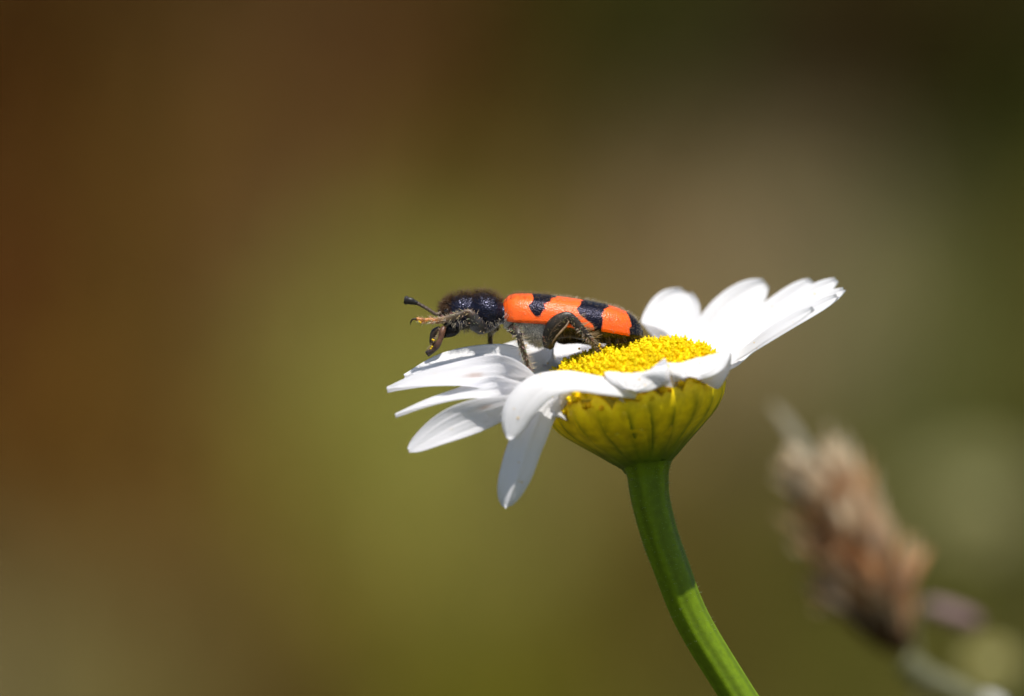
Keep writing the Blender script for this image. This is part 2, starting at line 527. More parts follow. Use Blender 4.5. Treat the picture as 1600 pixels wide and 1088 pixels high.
for i in range(NF):
    r = math.sqrt((i + 0.5) / NF); a = i * 137.508
    r = r * 1.0
    h = dome_h(r)
    dh = (dome_h(min(0.995, r + 0.02)) - dome_h(max(0, r - 0.02))) / (0.04 * 138) if r < 0.97 else -2.2
    t = math.radians(a)
    rad_dir = E1 * math.cos(t) + E2 * math.sin(t)
    n = (NX - rad_dir * max(-1.3, dh) * 0.8 + Vector((RND.gauss(0, .14), RND.gauss(0, .14), RND.gauss(0, .10)))).normalized()
    op = RND.random() < (0.25 + 0.7 * r)
    cc = (0.94, 0.77 + RND.uniform(-.05, .05), 0.003)
    floret(disc(a, r * 0.985, h - 6), n, RND.uniform(0.16, 0.24), RND.uniform(0.34, 0.62) * (1.15 if op else 0.9), 1 if op else 0, cc)
for i in range(90):    # outer florets hanging over the rim below the petals
    a = i * 4 + RND.uniform(-2, 2); t = math.radians(a)
    rad_dir = E1 * math.cos(t) + E2 * math.sin(t)
    floret(disc(a, 0.97, RND.uniform(-16, 0)), (rad_dir * 0.8 + NX * RND.uniform(-0.6, 0.8)).normalized(), RND.uniform(0.22, 0.36), RND.uniform(0.35, 0.62), RND.choice((0, 0, 1)), (0.90, 0.64 * RND.uniform(0.8, 1.05), 0.005))
fl.build('disc_floret', M_floret, daisy, kind='stuff')

# petals
POLLEN = []
def petal(pts, width, side0, side1, cup=0.12, seed=0, notch=0.3, basew=0.42, stains=(), fold=0.0, wave=0.05, peak=0.62, tipw=0.22, tipe=3.0):
    rr = random.Random(seed)
    nt, nv = 44, 31
    path = catmull(pts, nt)
    mb = MB()
    top, bot, tc = [], [], []
    nA = [rr.uniform(0.3, 1.0) for _ in range(3)]
    ph = rr.uniform(0, 6.28)
    for i in range(nt):
        t = i / (nt - 1)
        T = (path[min(i + 1, nt - 1)] - path[max(i - 1, 0)]).normalized()
        S = side0.lerp(side1, t); S = (S - T * S.dot(T)).normalized()
        N = T.cross(S).normalized()
        if t < peak: w = basew + (1 - basew) * math.sin(math.pi / 2 * t / peak) ** 1.1
        else:
            q = (t - peak) / (1 - peak)
            w = max(0.0, 1 - q ** tipe) ** (0.5 if tipe > 2 else 0.85)
        w = max(w, tipw) * width * 0.5
        r1, r2, cl = [], [], []
        for j in range(nv):
            v = j / (nv - 1) * 2 - 1
            # toothed tip: pull the end of the petal in between the three lobes
            tipf = max(0.0, (t - 0.8) / 0.2)
            lobe = math.cos(v * math.pi * 1.5) * 0.5 + 0.5
            back = tipf ** 2 * notch * 0.035 * (1 - lobe) * (pts[-1] - pts[0]).length * nA[min(2, int((v + 1) * 1.5))]
            ridge = 0.036 * math.cos(v * math.pi * 3.0 + 0.3 * math.sin(t * 4 + ph)) * (1 - t * 0.5) + 0.016 * math.cos(v * 21 + ph)
            curl = wave * math.sin(t * 5 + ph + v * 1.3) * v
            off = cup * width * (v * v) + ridge * min(1, t * 4) + curl + fold * width * abs(v)
            p = path[i] + S * (v * w) + N * off - T * back
            r1.append(p + N * 0.03); r2.append(p - N * 0.03)
            c = (0.87, 0.87, 0.89)
            if t < 0.12: c = tuple(c[k] * (t / 0.12) + (0.72, 0.70, 0.40)[k] * (1 - t / 0.12) for k in range(3))
            for (st_, sv, rt, rv, amt) in stains:
                e = math.exp(-(((t - st_) / rt) ** 2 + ((v - sv) / rv) ** 2) ** 2) * amt
                c = tuple(c[k] * (1 - e) + (0.48, 0.24, 0.13)[k] * e for k in range(3))
            cl.append(c)
        top.append(r1); bot.append(r2); tc.append(cl)
    rows = [a + list(reversed(b)) for a, b in zip(top, bot)]
    cls = [c + list(reversed(c)) for c in tc]
    mb.grid(rows, cls, True)
    n = 2 * nv
    mb.m = [1 if nv <= (q % n) < n - 1 else 0 for q in range(len(mb.f))]
    for ring in (0, nt - 1):
        for j in range(nv - 1):
            q = (ring * n + j, ring * n + j + 1, ring * n + n - 2 - j, ring * n + n - 1 - j)
            mb.f.append(q if ring == 0 else tuple(reversed(q))); mb.m.append(0)
    k = nt // 2
    up = (top[k][nv // 2] - bot[k][nv // 2]).dot(NX) > 0
    for _ in range(5):
        i_, j_ = rr.randrange(4, nt - 3), rr.randrange(4, nv - 4)
        POLLEN.append((top if up else bot)[i_][j_])
    return mb.build('petal', [M_petal, M_under] if up else [M_under, M_petal], daisy)

def tang(a):
    t = math.radians(a)
    return (E2 * math.cos(t) - E1 * math.sin(t)).normalized()
def V(x, d, up): return Vector((x, d, up)).normalized()
def pet(a, mids, width, s0=None, s1=None, h0=-10, r0=0.86, **kw):
    b = disc(a, r0, h0 + 6 + (0.86 - r0) * 110); b2 = disc(a, 0.99, h0)
    s0 = s0 or tang(a); s1 = s1 or s0
    return petal([b, b2] + [W(*m) for m in mids], width / K, s0, s1, **kw)

# back and right fan, standing up
pet(80, [(1030, 545, 180), (1052, 495, 218), (1073, 457, 240)], 88, s1=V(1, -.15, -.12), cup=-0.10, seed=1, peak=0.6)
pet(52, [(1098, 542, 165), (1140, 489, 195), (1197, 443, 215)], 70, r0=0.70, h0=0, s1=V(.75, -.25, -.55) * -1, cup=0.06, seed=2)
pet(34, [(1128, 545, 130), (1202, 495, 160), (1269, 439, 178)], 52, r0=0.70, h0=0, s1=V(-.55, .4, .6), cup=0.06, seed=3)
pet(18, [(1150, 545, 95), (1232, 486, 120), (1309, 439, 130)], 50, r0=0.70, h0=0, s1=V(-.42, .6, .6), cup=0.06, seed=4)
pet(2, [(1165, 548, 50), (1245, 496, 62), (1321, 454, 65)], 50, r0=0.70, h0=0, s1=V(-.3, .75, .5), cup=0.08, seed=5)
pet(-14, [(1165, 552, 0), (1245, 502, -12), (1311, 465, -20)], 50, r0=0.70, h0=0, s1=V(-.25, .8, .45), cup=0.08, seed=6)
pet(-30, [(1150, 560, -60), (1205, 522, -90), (1273, 484, -110)], 46, r0=0.70, h0=0, s1=V(-.25, .8, .35), cup=0.08, seed=7)
# front, pointing to the camera and arching over
pet(-48, [(1086, 568, -128), (1084, 563, -148), (1078, 589, -172)], 114, s0=V(.95, 0, .25), s1=V(.95, 0, .25), cup=-0.04, seed=8, peak=0.6, basew=0.45, h0=2)
pet(-80, [(1000, 590, -156), (992, 585, -168), (986, 609, -182)], 102, s0=V(.97, 0, .10), s1=V(.97, 0, .12), cup=-0.04, seed=9, peak=0.6, basew=0.45, h0=2)
petal([W(992, 604, -148), W(940, 595, -166), W(888, 588, -176), (W(842, 601, -182)), W(809, 638, -185), W(796, 687, -185)], 62 / K, V(0, -.85, -.5), V(.9, -.3, -.2), cup=-0.12, seed=10, basew=0.8, peak=0.5)
pet(-143, [(853, 628, -115), (828, 682, -142), (809, 740, -152), (790, 795, -150)], 54, s0=V(.8, .4, .3), s1=V(.95, .1, .2), cup=-0.04, fold=-0.26, seed=11, tipw=0.12)
# left fan
pet(-158, [(835, 622, -90), (765, 640, -118), (700, 668, -130), (639, 707, -136)], 54, tipw=0.12, tipe=2.6, s0=tang(-158), s1=V(.35, .45, .85), cup=-0.10, seed=12, stains=((.62, .3, .03, .12, .3),))
pet(-168, [(825, 607, -80), (750, 613, -108), (680, 630, -118), (618, 652, -120)], 42, tipw=0.06, tipe=1.9, s1=V(.1, .95, .3), cup=-0.08, seed=13)
pet(180, [(825, 593, -45), (750, 589, -75), (670, 598, -82), (605, 613, -82)], 66, tipw=0.06, tipe=1.9, s1=V(.0, .9, .36), cup=-0.10, seed=14, stains=((.62, .1, .035, .14, .3), (.34, .3, .05, .06, .6), (.25, -.2, .04, .06, .5)))
pet(168, [(825, 582, 0), (765, 568, -22), (695, 571, -28), (632, 592, -28)], 64, tipw=0.06, tipe=1.9, s1=V(.0, .9, .42), cup=-0.10, seed=15, stains=((.66, -.3, .04, .12, .35), (.45, -.2, .05, .07, .6)))
pet(157, [(875, 573, 62), (838, 560, 70), (800, 560, 74), (750, 572, 76)], 76, s1=V(.1, .85, .45), cup=-0.10, seed=16)
pet(132, [(905, 562, 110), (893, 540, 122), (882, 520, 130)], 84, s1=V(.85, .5, .1), cup=-0.05, seed=17, peak=0.5)
pet(112, [(938, 560, 140), (922, 542, 160), (910, 528, 175)], 84, s1=V(.85, .5, .1), cup=-0.05, seed=18, peak=0.5)

pg = MB()
for p in POLLEN:
    r_ = RND.uniform(0.025, 0.06)
    pg.ellipsoid(p, (Vector((r_, 0, 0)), Vector((0, r_, 0)), Vector((0, 0, r_))), (0.80, 0.50, 0.02), 7, 5)
pg.build('pollen', M_floret, daisy, kind='stuff')

# ------------------------------------------------------------------ the beetle
bo = W(870, 545, 0)
beetle = thing('beetle', 'hairy black and orange banded beetle standing on the daisy', 'beetle', bo)
# side profile: photo x, top y, bottom y, half width (pixels)
BODY = [(685, 487, 497, 3), (689, 479, 505, 12), (696, 471, 511, 20), (705, 465, 516, 26), (716, 461, 517, 30), (726, 460, 515, 30), (734, 462, 513, 27),
        (741, 459, 519, 30), (750, 457, 521, 35), (762, 458, 521, 37), (774, 463, 514, 36), (782, 471, 506, 31), (787, 477, 506, 27), (793, 472, 514, 33), (803, 468, 518, 40),
        (816, 466, 525, 43), (830, 466, 536, 44), (845, 467, 542, 44), (856, 468, 539, 44), (868, 470, 530, 44), (890, 473, 527, 43), (920, 477, 533, 42), (950, 483, 538, 39),
        (972, 489, 537, 33), (988, 498, 534, 24), (999, 508, 531, 13), (1004, 518, 527, 4)]
def body_pt(x, ph):
    tp, bt, hw = smooth_interp(BODY, x)
    cz = (tp + bt) / 2; hz = (bt - tp) / 2
    c, s = math.cos(ph), math.sin(ph)
    e = 0.86
    yy = -hw * math.copysign(abs(s) ** e, s)      # ph = 90 deg faces the camera
    zz = -hz * math.copysign(abs(c) ** e, c)
    return W(x, cz + zz, yy)
def body_n(x, ph):
    a = body_pt(x + 1.5, ph) - body_pt(x - 1.5, ph); b = body_pt(x, ph + 0.05) - body_pt(x, ph - 0.05)
    n = a.cross(b).normalized()
    ctr = W(x, sum(smooth_interp(BODY, x)[:2]) / 2, 0)
    return n if n.dot(body_pt(x, ph) - ctr) > 0 else -n
bm = MB(); rows, cols = [], []
NB = 170
for i in range(NB):
    x = 684.5 + (1004.5 - 684.5) * i / (NB - 1)
    rw, cl = [], []
    for j in range(56):
        ph = 2 * math.pi * j / 56
        p = body_pt(x, ph); n = body_n(x, ph)
        p = p + n * 0.020 * (noise.noise(p * 3.0) + 0.6 * noise.noise(p * 7.5))
        rw.append(p)
        if x < 789: c = (0.018, 0.019, 0.036)
        elif x < 858: c = (0.34, 0.33, 0.31)
        else:
            seg = 0.5 + 0.5 * math.cos((x - 860) / 22 * 2 * math.pi)
            c = (0.012 + 0.03 * seg ** 8, 0.010 + 0.018 * seg ** 8, 0.008)
        cl.append(c)
    rows.append(rw); cols.append(cl)
bm.grid(rows, cols, True)
bm.m = [0 if (f[0] // 56) < 55 else 1 for f in bm.f]
body = bm.build('body', [M_shell, M_belly], beetle)

# wing cases
def seg_dist(p, a, b):
    ax, ay = a; bx, by = b
    t = max(0, min(1, ((p[0] - ax) * (bx - ax) + (p[1] - ay) * (by - ay)) / ((bx - ax) ** 2 + (by - ay) ** 2 + 1e-9)))
    return math.hypot(p[0] - ax - t * (bx - ax), p[1] - ay - t * (by - ay))
def poly_sdf(p, poly):
    d = min(seg_dist(p, poly[i], poly[(i + 1) % len(poly)]) for i in range(len(poly)))
    ins = False
    for i in range(len(poly)):
        (x1, y1), (x2, y2) = poly[i], poly[(i + 1) % len(poly)]
        if (y1 > p[1]) != (y2 > p[1]) and p[0] < (x2 - x1) * (p[1] - y1) / (y2 - y1) + x1: ins = not ins
    return d if ins else -d
BANDS = [[(831, 430), (832, 468), (826, 478), (830, 487), (836, 494), (845, 494), (849, 487), (851, 477), (860, 469), (869, 465), (870, 430)],
         [(911, 430), (910, 469), (902, 483), (905, 492), (916, 500), (926, 507), (930, 530), (939, 530), (941, 506), (942, 491), (944, 484), (951, 479), (954, 430)],
         [(978, 440), (979, 488), (984, 497), (986, 508), (984, 516), (984, 545), (1030, 545), (1030, 440)]]
ELY = [(784, 481, 487, 14), (787, 471, 496, 27), (792, 463.5, 499.5, 38), (800, 459.5, 501, 45), (815, 458.5, 502, 49), (847, 459.5, 503.5, 51), (880, 464, 508, 52), (915, 469, 512, 51),
       (945, 475, 516, 48), (968, 482, 520, 42), (985, 490, 523, 33), (996, 500, 525, 22), (1002, 510, 526, 11), (1004.5, 518, 525, 4)]
def ely_pt(x, v, sgn):
    tp, ed, hw = smooth_interp(ELY, x) if 790 < x < 998 else interp(ELY, x)
    if v <= 1:
        ph = v * math.pi / 2
        s, c = math.sin(ph) ** 0.82, math.cos(ph) ** 0.80
        return W(x, ed - (ed - tp) * c, sgn * (0.35 + (hw - 0.35) * s)), ed - (ed - tp) * c
    q = v - 1                                     # rolled-in lower edge
    return W(x, ed + 3.0 * math.sin(q * 6), sgn * (hw - 16 * q)), ed
def elytron(sgn):
    mb = MB(); rows, cols = [], []
    nx, nv = 260, 44
    for i in range(nx):
        x = 784.3 + (1004.3 - 784.3) * i / (nx - 1)
        rw, cl = [], []
        for j in range(nv + 6):
            v = j / (nv - 1) if j < nv else 1 + (j - nv + 1) * 0.09
            p, py = ely_pt(x, v, sgn)
            nz = noise.noise(p * 2.2) * 2.2 + noise.noise(p * 6) * 1.0
            d = max(poly_sdf((x + nz, py + nz), b) for b in BANDS)
            m = min(1, max(0, d / 1.6 + 0.5))
            o_ = (0.90, 0.118, 0.010); k_ = (0.006, 0.006, 0.015)
            cl.append(tuple(o_[q] * (1 - m) + k_[q] * m for q in range(3)))
            rw.append(p + Vector((0, 0, 1)) * 0.012 * noise.noise(p * 4))
        rows.append(rw); cols.append(cl)
    if sgn > 0:
        rows = [list(reversed(r)) for r in rows]; cols = [list(reversed(c)) for c in cols]
    mb.grid(rows, cols)
    return mb.build('elytron', M_elytron, beetle)
elytron(-1); elytron(1)

# eyes, jaws, palps, antennae
def px_ell(mb, x, y, d, rx, rd, rz, c, tilt=0):
    t = math.radians(tilt)
    mb.ellipsoid(W(x, y, d), (Vector((math.cos(t), 0, math.sin(t))) * rx / K, Vector((0, 1, 0)) * rd / K, Vector((-math.sin(t), 0, math.cos(t))) * rz / K), c)
for s in (-1, 1):
    e = MB(); px_ell(e, 699, 489, s * 19, 6, 6, 9, (0.02, 0.012, 0.008), 12); e.build('eye', M_eye, body)
    mbj = MB()
    mbj.tube([W(714, 512, s * 13), W(706, 517, s * 14), W(697, 521, s * 12), W(691, 525, s * 6), W(688, 524, s * 2)], [r / K for r in (8, 9.5, 7.5, 4, 1)], 12, (0.012, 0.011, 0.013), n=14, flat=0.8, side=(0, 1, 0))
    mbj.build('mandible', M_shell, body)
    pa = MB()
    pa.tube([W(694, 511, s * 17), W(691, 519, s * 20), W(688, 530, s * 21), W(683, 540, s * 21), W(677, 547, s * 20), W(667, 553.5, s * 19)], [r / K for r in (3.8, 5.4, 4.0, 5.2, 4.0, 4.8)], 10,
            [(0.10, 0.045, 0.025), (0.13, 0.06, 0.035), (0.05, 0.025, 0.016), (0.02, 0.014, 0.012)], n=22)
    pa.build('palp', M_leg, body)
    pb = MB()
    pb.tube([W(687, 512, s * 9), W(679, 518, s * 11), W(675.5, 527, s * 12), (W(676, 536, s * 12)), W(679, 543, s * 12)], [r / K for r in (2.8, 5.0, 4.2, 4.8, 2.4)], 10, [(0.06, 0.035, 0.02), (0.02, 0.014, 0.01), (0.03, 0.02, 0.01)], n=18)
    pb.build('palp', M_leg, body)
    an = MB()
    npt = 40
    ap = catmull([W(688, 489, s * 17), W(681, 491, s * 24), W(668, 483, s * 29), W(652, 474, s * 33)], npt)
    ar = [(2.1 + 0.7 * abs(math.sin(i / npt * 8 * math.pi))) / K for i in range(npt)]
    ar[0] = 3.2 / K; ar[-1] = 2.4 / K
    an.tube(ap, ar, 9, [(0.16, 0.12, 0.085), (0.11, 0.08, 0.055), (0.07, 0.05, 0.04)])
    cp = catmull([W(652.5, 474.3, s * 33), W(648, 472.8, s * 33.5), W(641, 470.6, s * 34), (W(635, 469.5, s * 34)), W(631.5, 469, s * 34)], 24)
    cr = [lerp_list((2.2, 4.0, 5.0, 6.2, 6.8, 6.0), i / 23) * (0.92 + 0.10 * math.sin(i * 0.8)) / K for i in range(24)]
    an.tube(cp, cr, 12, (0.012, 0.010, 0.010), flat=0.5, side=(0, 1, 0))
    an.build('antenna', M_leg, body)

# legs
DK = (0.022, 0.017, 0.013); BR = (0.075, 0.045, 0.022); OR = (0.36, 0.13, 0.02)
def leg(spec, flat=0.75, hairs=90, hl=8, hc=(0.62, 0.52, 0.36), spines=(), claw=None):
    """spec rows: x, y, depth, radius (px), colour"""
    mb = MB(); n = len(spec) * 6
    pts = [W(*r[:3]) for r in spec]
    path = catmull(pts, n)
    rad_ = [lerp_list([r[3] / K for r in spec], i / (n - 1)) for i in range(n)]
    cols_ = [r[4] for r in spec]
    mb.tube(path, rad_, 14, cols_, flat=flat, side=(0, 1, 0))
    if claw:
        for dz in (-1.6, 1.6):
            mb.tube([W(c[0], c[1], c[2] + dz) for c in claw], [1.7 / K, 1.4 / K, 1.1 / K, 0.4 / K], 7, (0.03, 0.018, 0.01), n=10)
    lo = mb.build('leg', M_leg, beetle)
    hb = MB()
    for i in range(hairs):
        u = RND.uniform(0.08, 0.97); k = min(n - 1, int(u * (n - 1)))
        T = (path[min(k + 1, n - 1)] - path[max(k - 1, 0)]).normalized()
        a = T.orthogonal().normalized(); b = T.cross(a); t = RND.uniform(0, 6.28)
        nn = a * math.cos(t) + b * math.sin(t)
        hb.hair(path[k] + nn * rad_[k] * 0.75, nn + T * 0.7, RND.uniform(0.6, 1.3) * hl / K, 0.013, tuple(q * RND.uniform(0.6, 1.15) for q in hc))
    for (u0, u1, cnt, d, ln, cc) in spines:
        for i in range(cnt):
            u = u0 + (u1 - u0) * (i + RND.random()) / cnt; k = min(n - 1, int(u * (n - 1)))
            dd = Vector(d) + Vector((RND.gauss(0, .12), RND.gauss(0, .3), RND.gauss(0, .12)))
            hb.hair(path[k], dd, RND.uniform(0.75, 1.2) * ln / K + rad_[k], 0.016, cc, droop=0.08)
    hb.build('bristle', M_hair, lo, kind='stuff')
PALE = (0.80, 0.72, 0.56); TAN = (0.52, 0.39, 0.23)
# hind pair
leg([(862, 534, -40, 7, DK), (858, 537, -47, 10, DK), (860, 525, -52, 12.5, (0.016, 0.013, 0.010)), (867, 511, -55, 14.5, (0.020, 0.015, 0.010)), (877, 501, -57, 12.5, (0.026, 0.018, 0.010)), (887, 495, -58, 8.0, DK),
     (897, 502, -58, 7.2, DK), (909, 516, -57, 7.0, DK), (920, 528, -55, 6.2, DK), (926, 535, -54, 4.0, BR), (932, 539, -53, 4.6, DK), (936, 545, -51, 4.4, BR), (932, 551, -50, 4.0, DK), (927, 555, -48, 2.5, BR)],
    flat=0.6, hairs=320, hl=6, hc=TAN, spines=((0.44, 0.66, 34, (0.95, -.15, .42), 16, TAN), (0.50, 0.72, 20, (0.7, -.3, -.1), 9, PALE), (0.52, 0.66, 14, (-.5, -.4, -.5), 7, PALE)), claw=[(928, 555, -48), (925, 557, -48), (924, 560, -47), (926, 562, -46)])
leg([(872, 530, 34, 7, DK), (880, 528, 44, 11, DK), (898, 526, 50, 12, DK), (915, 531, 54, 8, DK), (925, 536, 58, 5, DK), (936, 543, 62, 4.5, DK), (944, 548, 66, 3.6, BR), (948, 552, 70, 3, BR)], flat=0.7, hairs=50, hl=6, hc=TAN)
fr = MB()
fr.tube([W(862, 537, -60), W(869, 527, -64), W(877, 518, -65), W(885, 509, -64), W(889, 502, -62)], [r / K for r in (0.8, 1.5, 1.7, 1.6, 0.8)], 8, [(0.12, 0.08, 0.05), (0.26, 0.18, 0.11), (0.20, 0.13, 0.08)], n=16)
fr.tube([W(856, 531, -60), W(861, 520, -66), W(869, 509, -68), W(878, 502, -67)], [r / K for r in (0.5, 1.0, 1.0, 0.5)], 8, (0.07, 0.045, 0.025), n=14)
fr.build('femur_ridge', M_leg, bpy.data.objects['leg'])
# middle pair
leg([(800, 512, -34, 8, DK), (804, 516, -44, 8.5, DK), (809, 519, -56, 7.5, (0.05, 0.04, 0.03)), (811, 527, -62, 5.0, DK), (815, 541, -60, 5.0, (0.07, 0.05, 0.03)), (819.5, 556, -56, 4.8, (0.06, 0.04, 0.02)), (823, 566, -52, 4.0, BR),
     (824.5, 574, -48, 4.2, BR), (826, 581, -44, 3.8, BR), (828, 588, -40, 3.0, BR)], hairs=240, hl=8, hc=PALE, spines=((0.35, 0.85, 42, (0.92, -.2, .2), 11, PALE), (0.35, 0.8, 22, (-.7, -.4, -.3), 6, PALE)), claw=[(827.5, 587, -40), (826, 590, -40), (824.5, 592, -39), (825, 594, -38)])
leg([(775, 512, 26, 6, DK), (769, 516, 40, 6, DK), (766, 522, 52, 4.2, DK), (766, 536, 56, 3.8, BR), (766.5, 548, 60, 3.6, BR), (767, 557, 62, 3.2, (0.16, 0.08, 0.02)), (766, 566, 64, 2.6, BR)], hairs=40, hl=5, hc=TAN)
# front pair, stretched forward past the head
FT = (0.20, 0.12, 0.06)
leg([(757, 511, -30, 8, DK), (752, 512, -40, 11, (0.02, 0.02, 0.022)), (743, 505, -48, 12.5, (0.03, 0.03, 0.032)), (737, 494, -51, 9, DK), (731, 488, -52, 5, BR), (718, 492, -53, 5.0, (0.06, 0.045, 0.03)), (703, 497, -54, 5.6, (0.09, 0.06, 0.03)),
     (688, 500.5, -54, 5.6, FT), (680, 501.5, -54, 4.6, OR), (674, 501.5, -54, 4.8, OR), (669, 501, -54, 4.0, OR), (663, 501.5, -54, 4.4, OR), (657, 500.5, -54, 3.8, OR), (650, 498.5, -54, 3.0, OR)],
    flat=0.7, hairs=170, hl=7, hc=(0.74, 0.60, 0.38), spines=((0.40, 0.66, 26, (-.7, -.3, -.35), 9, PALE), (0.36, 0.62, 14, (-.5, -.2, .7), 5, PALE)), claw=[(651, 498.5, -54), (645, 499, -54), (642, 503, -53), (641.5, 508, -52)])
leg([(757, 511, 30, 8, DK), (752, 510, 40, 10, DK), (743, 503, 48, 11, DK), (737, 494, 51, 8, DK), (731, 489, 52, 5, BR), (718, 493, 53, 4.8, BR), (703, 497, 54, 5, BR), (688, 500, 54, 4.5, FT), (676, 501, 54, 3.6, OR), (664, 501, 54, 3.4, OR), (654, 500, 54, 2.6, OR)], hairs=40, hl=5, hc=TAN)

# body hair
hb = MB()
def body_hair(n, x0, x1, p0, p1, ln, colr, lean=(-0.1, 0, 0.2), r=0.010, ely=False):
    for i in range(n):
        x = RND.uniform(x0, x1); ph = math.radians(RND.uniform(p0, p1)) * RND.choice((1, 1, -1))
        p = body_pt(x, ph); nn = body_n(x, ph)
        d = nn + Vector(lean) + Vector((RND.gauss(0, .25), RND.gauss(0, .25), RND.gauss(0, .2)))
        k = RND.uniform(0.6, 1.25)
        hb.hair(p - nn * 0.02, d, RND.uniform(0.55, 1.15) * ln / K, r, tuple(q * k for q in colr))
DB = (0.10, 0.048, 0.015)
body_hair(850, 690, 784, 0, 55, 13, DB, r=0.009)
body_hair(160, 692, 784, 0, 40, 19, (0.20, 0.11, 0.04), r=0.008)
body_hair(350, 688, 784, 40, 110, 8, (0.10, 0.07, 0.045))
body_hair(420, 689, 706, 10, 100, 11, DB, lean=(-0.6, 0, 0.15))
body_hair(420, 700, 780, 110, 178, 10, (0.50, 0.44, 0.33), lean=(0, 0, -0.2))
body_hair(2400, 788, 858, 78, 175, 7, (0.90, 0.88, 0.82), lean=(0.2, 0, -0.2), r=0.012)
body_hair(500, 858, 1000, 95, 165, 8, (0.40, 0.30, 0.18), lean=(0.4, 0, -0.2))
def ely_hair(n, x0, x1, v0, v1, ln, colr):
    for i in range(n):
        x = RND.uniform(x0, x1); v = RND.uniform(v0, v1); s = RND.choice((-1, -1, 1))
        p = ely_pt(x, v, s)[0]
        ctr = W(x, sum(interp(ELY, x)[:2]) / 2 + 6, 0)
        nn = (p - ctr).normalized()
        k = RND.uniform(0.6, 1.2)
        hb.hair(p - nn * 0.01, nn + Vector((0.35, 0, 0)) + Vector((RND.gauss(0, .2), RND.gauss(0, .2), RND.gauss(0, .2))), RND.uniform(0.5, 1.1) * ln / K, 0.008, tuple(q * k for q in colr))
ely_hair(420, 788, 860, 0.0, 0.45, 8, (0.30, 0.20, 0.10))
ely_hair(520, 860, 1000, 0.0, 0.4, 7, (0.55, 0.48, 0.36))
ely_hair(260, 950, 1003, 0.2, 1.0, 7, (0.55, 0.46, 0.34))
ely_hair(600, 790, 990, 0.3, 0.98, 4.5, (0.62, 0.46, 0.30))
for i in range(170):
    s = RND.choice((-1, 1))
    a = (W(690, 514, s * 18).lerp(W(668, 552, s * 20), RND.random()))
    hb.hair(a, Vector((-.7 + RND.gauss(0, .4), s * .4 * RND.random(), -.2 + RND.gauss(0, .4))), 6 / K, 0.010, (0.5, 0.36, 0.24))
hb.build('hair', M_hair, body, kind='stuff')
pol = MB()
for (x, y, d) in ((657, 504.5, -56), (655, 503, -57), (676, 531, -22), (677.5, 532, -23), (675, 542, -22), (673, 545, -22), (936, 541, -56), (938, 545, -55), (937, 538, -56), (905, 545, -20)):
    px_ell(pol, x, y, d, 1.8, 1.8, 1.6, (0.80, 0.55, 0.02), RND.uniform(0, 90))
pol.build('pollen', M_floret, beetle, kind='stuff')

# ------------------------------------------------------------------ withered seed head behind the daisy
SD = 52 * K
sb_px = [(1412, 1036), (1450, 1060), (1540, 1110), (1640, 1230), (1700, 1600), (1720, 3000), (1735, 9000)]
sp = [W(x, y, SD) for x, y in sb_px]; sp[-1].z = 0
seed = thing('seed_head', 'withered brown seed head with pale bristles leaning beside the daisy', 'seed head', sp[-1])
sm = MB(); sm.tube(sp, [r / K for r in (24, 20, 16, 15, 16, 18, 20)], 12, [(0.15, 0.15, 0.08), (0.16, 0.16, 0.09), (0.14, 0.15, 0.07), (0.12, 0.15, 0.05)], n=60)
sm.build('stem', M_plant, seed)
A0, A1 = W(1410, 1024, SD), W(1286, 752, SD)
ax = (A1 - A0); LN = ax.length; ax.normalize()
sx = Vector((0, 1, 0)).cross(ax).normalized()          # to the picture's right of the axis
sy = ax.cross(sx).normalized()
SPROF = [(0, 12), (0.06, 32), (0.2, 48), (0.38, 54), (0.6, 50), (0.8, 46), (0.92, 36), (1.0, 14)]
core = MB(); rows, cols = [], []
for i in range(24):
    u = i / 23 * 0.92; r = interp(SPROF, u)[0] * 0.8 / K
    rows.append([A0 + ax * (u * LN) + (sx * math.cos(t) + sy * math.sin(t)) * r for t in (2 * math.pi * j / 20 for j in range(20))])
    cols.append([(0.055, 0.028, 0.012)] * 20)
core.grid(rows, cols, True); core.build('core', M_dry, seed)
def scale_mesh(name, L_, Wd, c0, c1):
    mb = MB(); rows, cols = [], []
    for i in range(7):
        t = i / 6
        w = Wd * (math.sin(math.pi * min(1, 0.15 + t * 0.85)) ** 0.7 + 0.05)
        z = 0.12 * L_ * t * t
        rows.append([(-w, t * L_, z + 0.15 * w), (0, t * L_, z - 0.05), (w, t * L_, z + 0.15 * w), (0, t * L_, z - 0.22)])
        cols.append([tuple(a + (b - a) * t for a, b in zip(c0, c1))] * 4)
    mb.grid(rows, cols, True)
    return mb.mesh(name, M_dry)
kinds = {
    'rust': scale_mesh('bract', 4.2, 0.62, (0.46, 0.21, 0.08), (0.68, 0.36, 0.16)),
    'dark': scale_mesh('bract', 3.6, 0.7, (0.09, 0.042, 0.018), (0.17, 0.08, 0.032)),
    'tan': scale_mesh('bract', 4.6, 0.6, (0.48, 0.27, 0.13), (0.68, 0.44, 0.25)),
    'cream': scale_mesh('bract', 4.4, 0.55, (0.66, 0.44, 0.22), (0.85, 0.72, 0.52)),
    'grey': scale_mesh('bract', 4.0, 0.5, (0.40, 0.26, 0.15), (0.56, 0.40, 0.26)),
}
from mathutils import Matrix
R3 = random.Random(5)
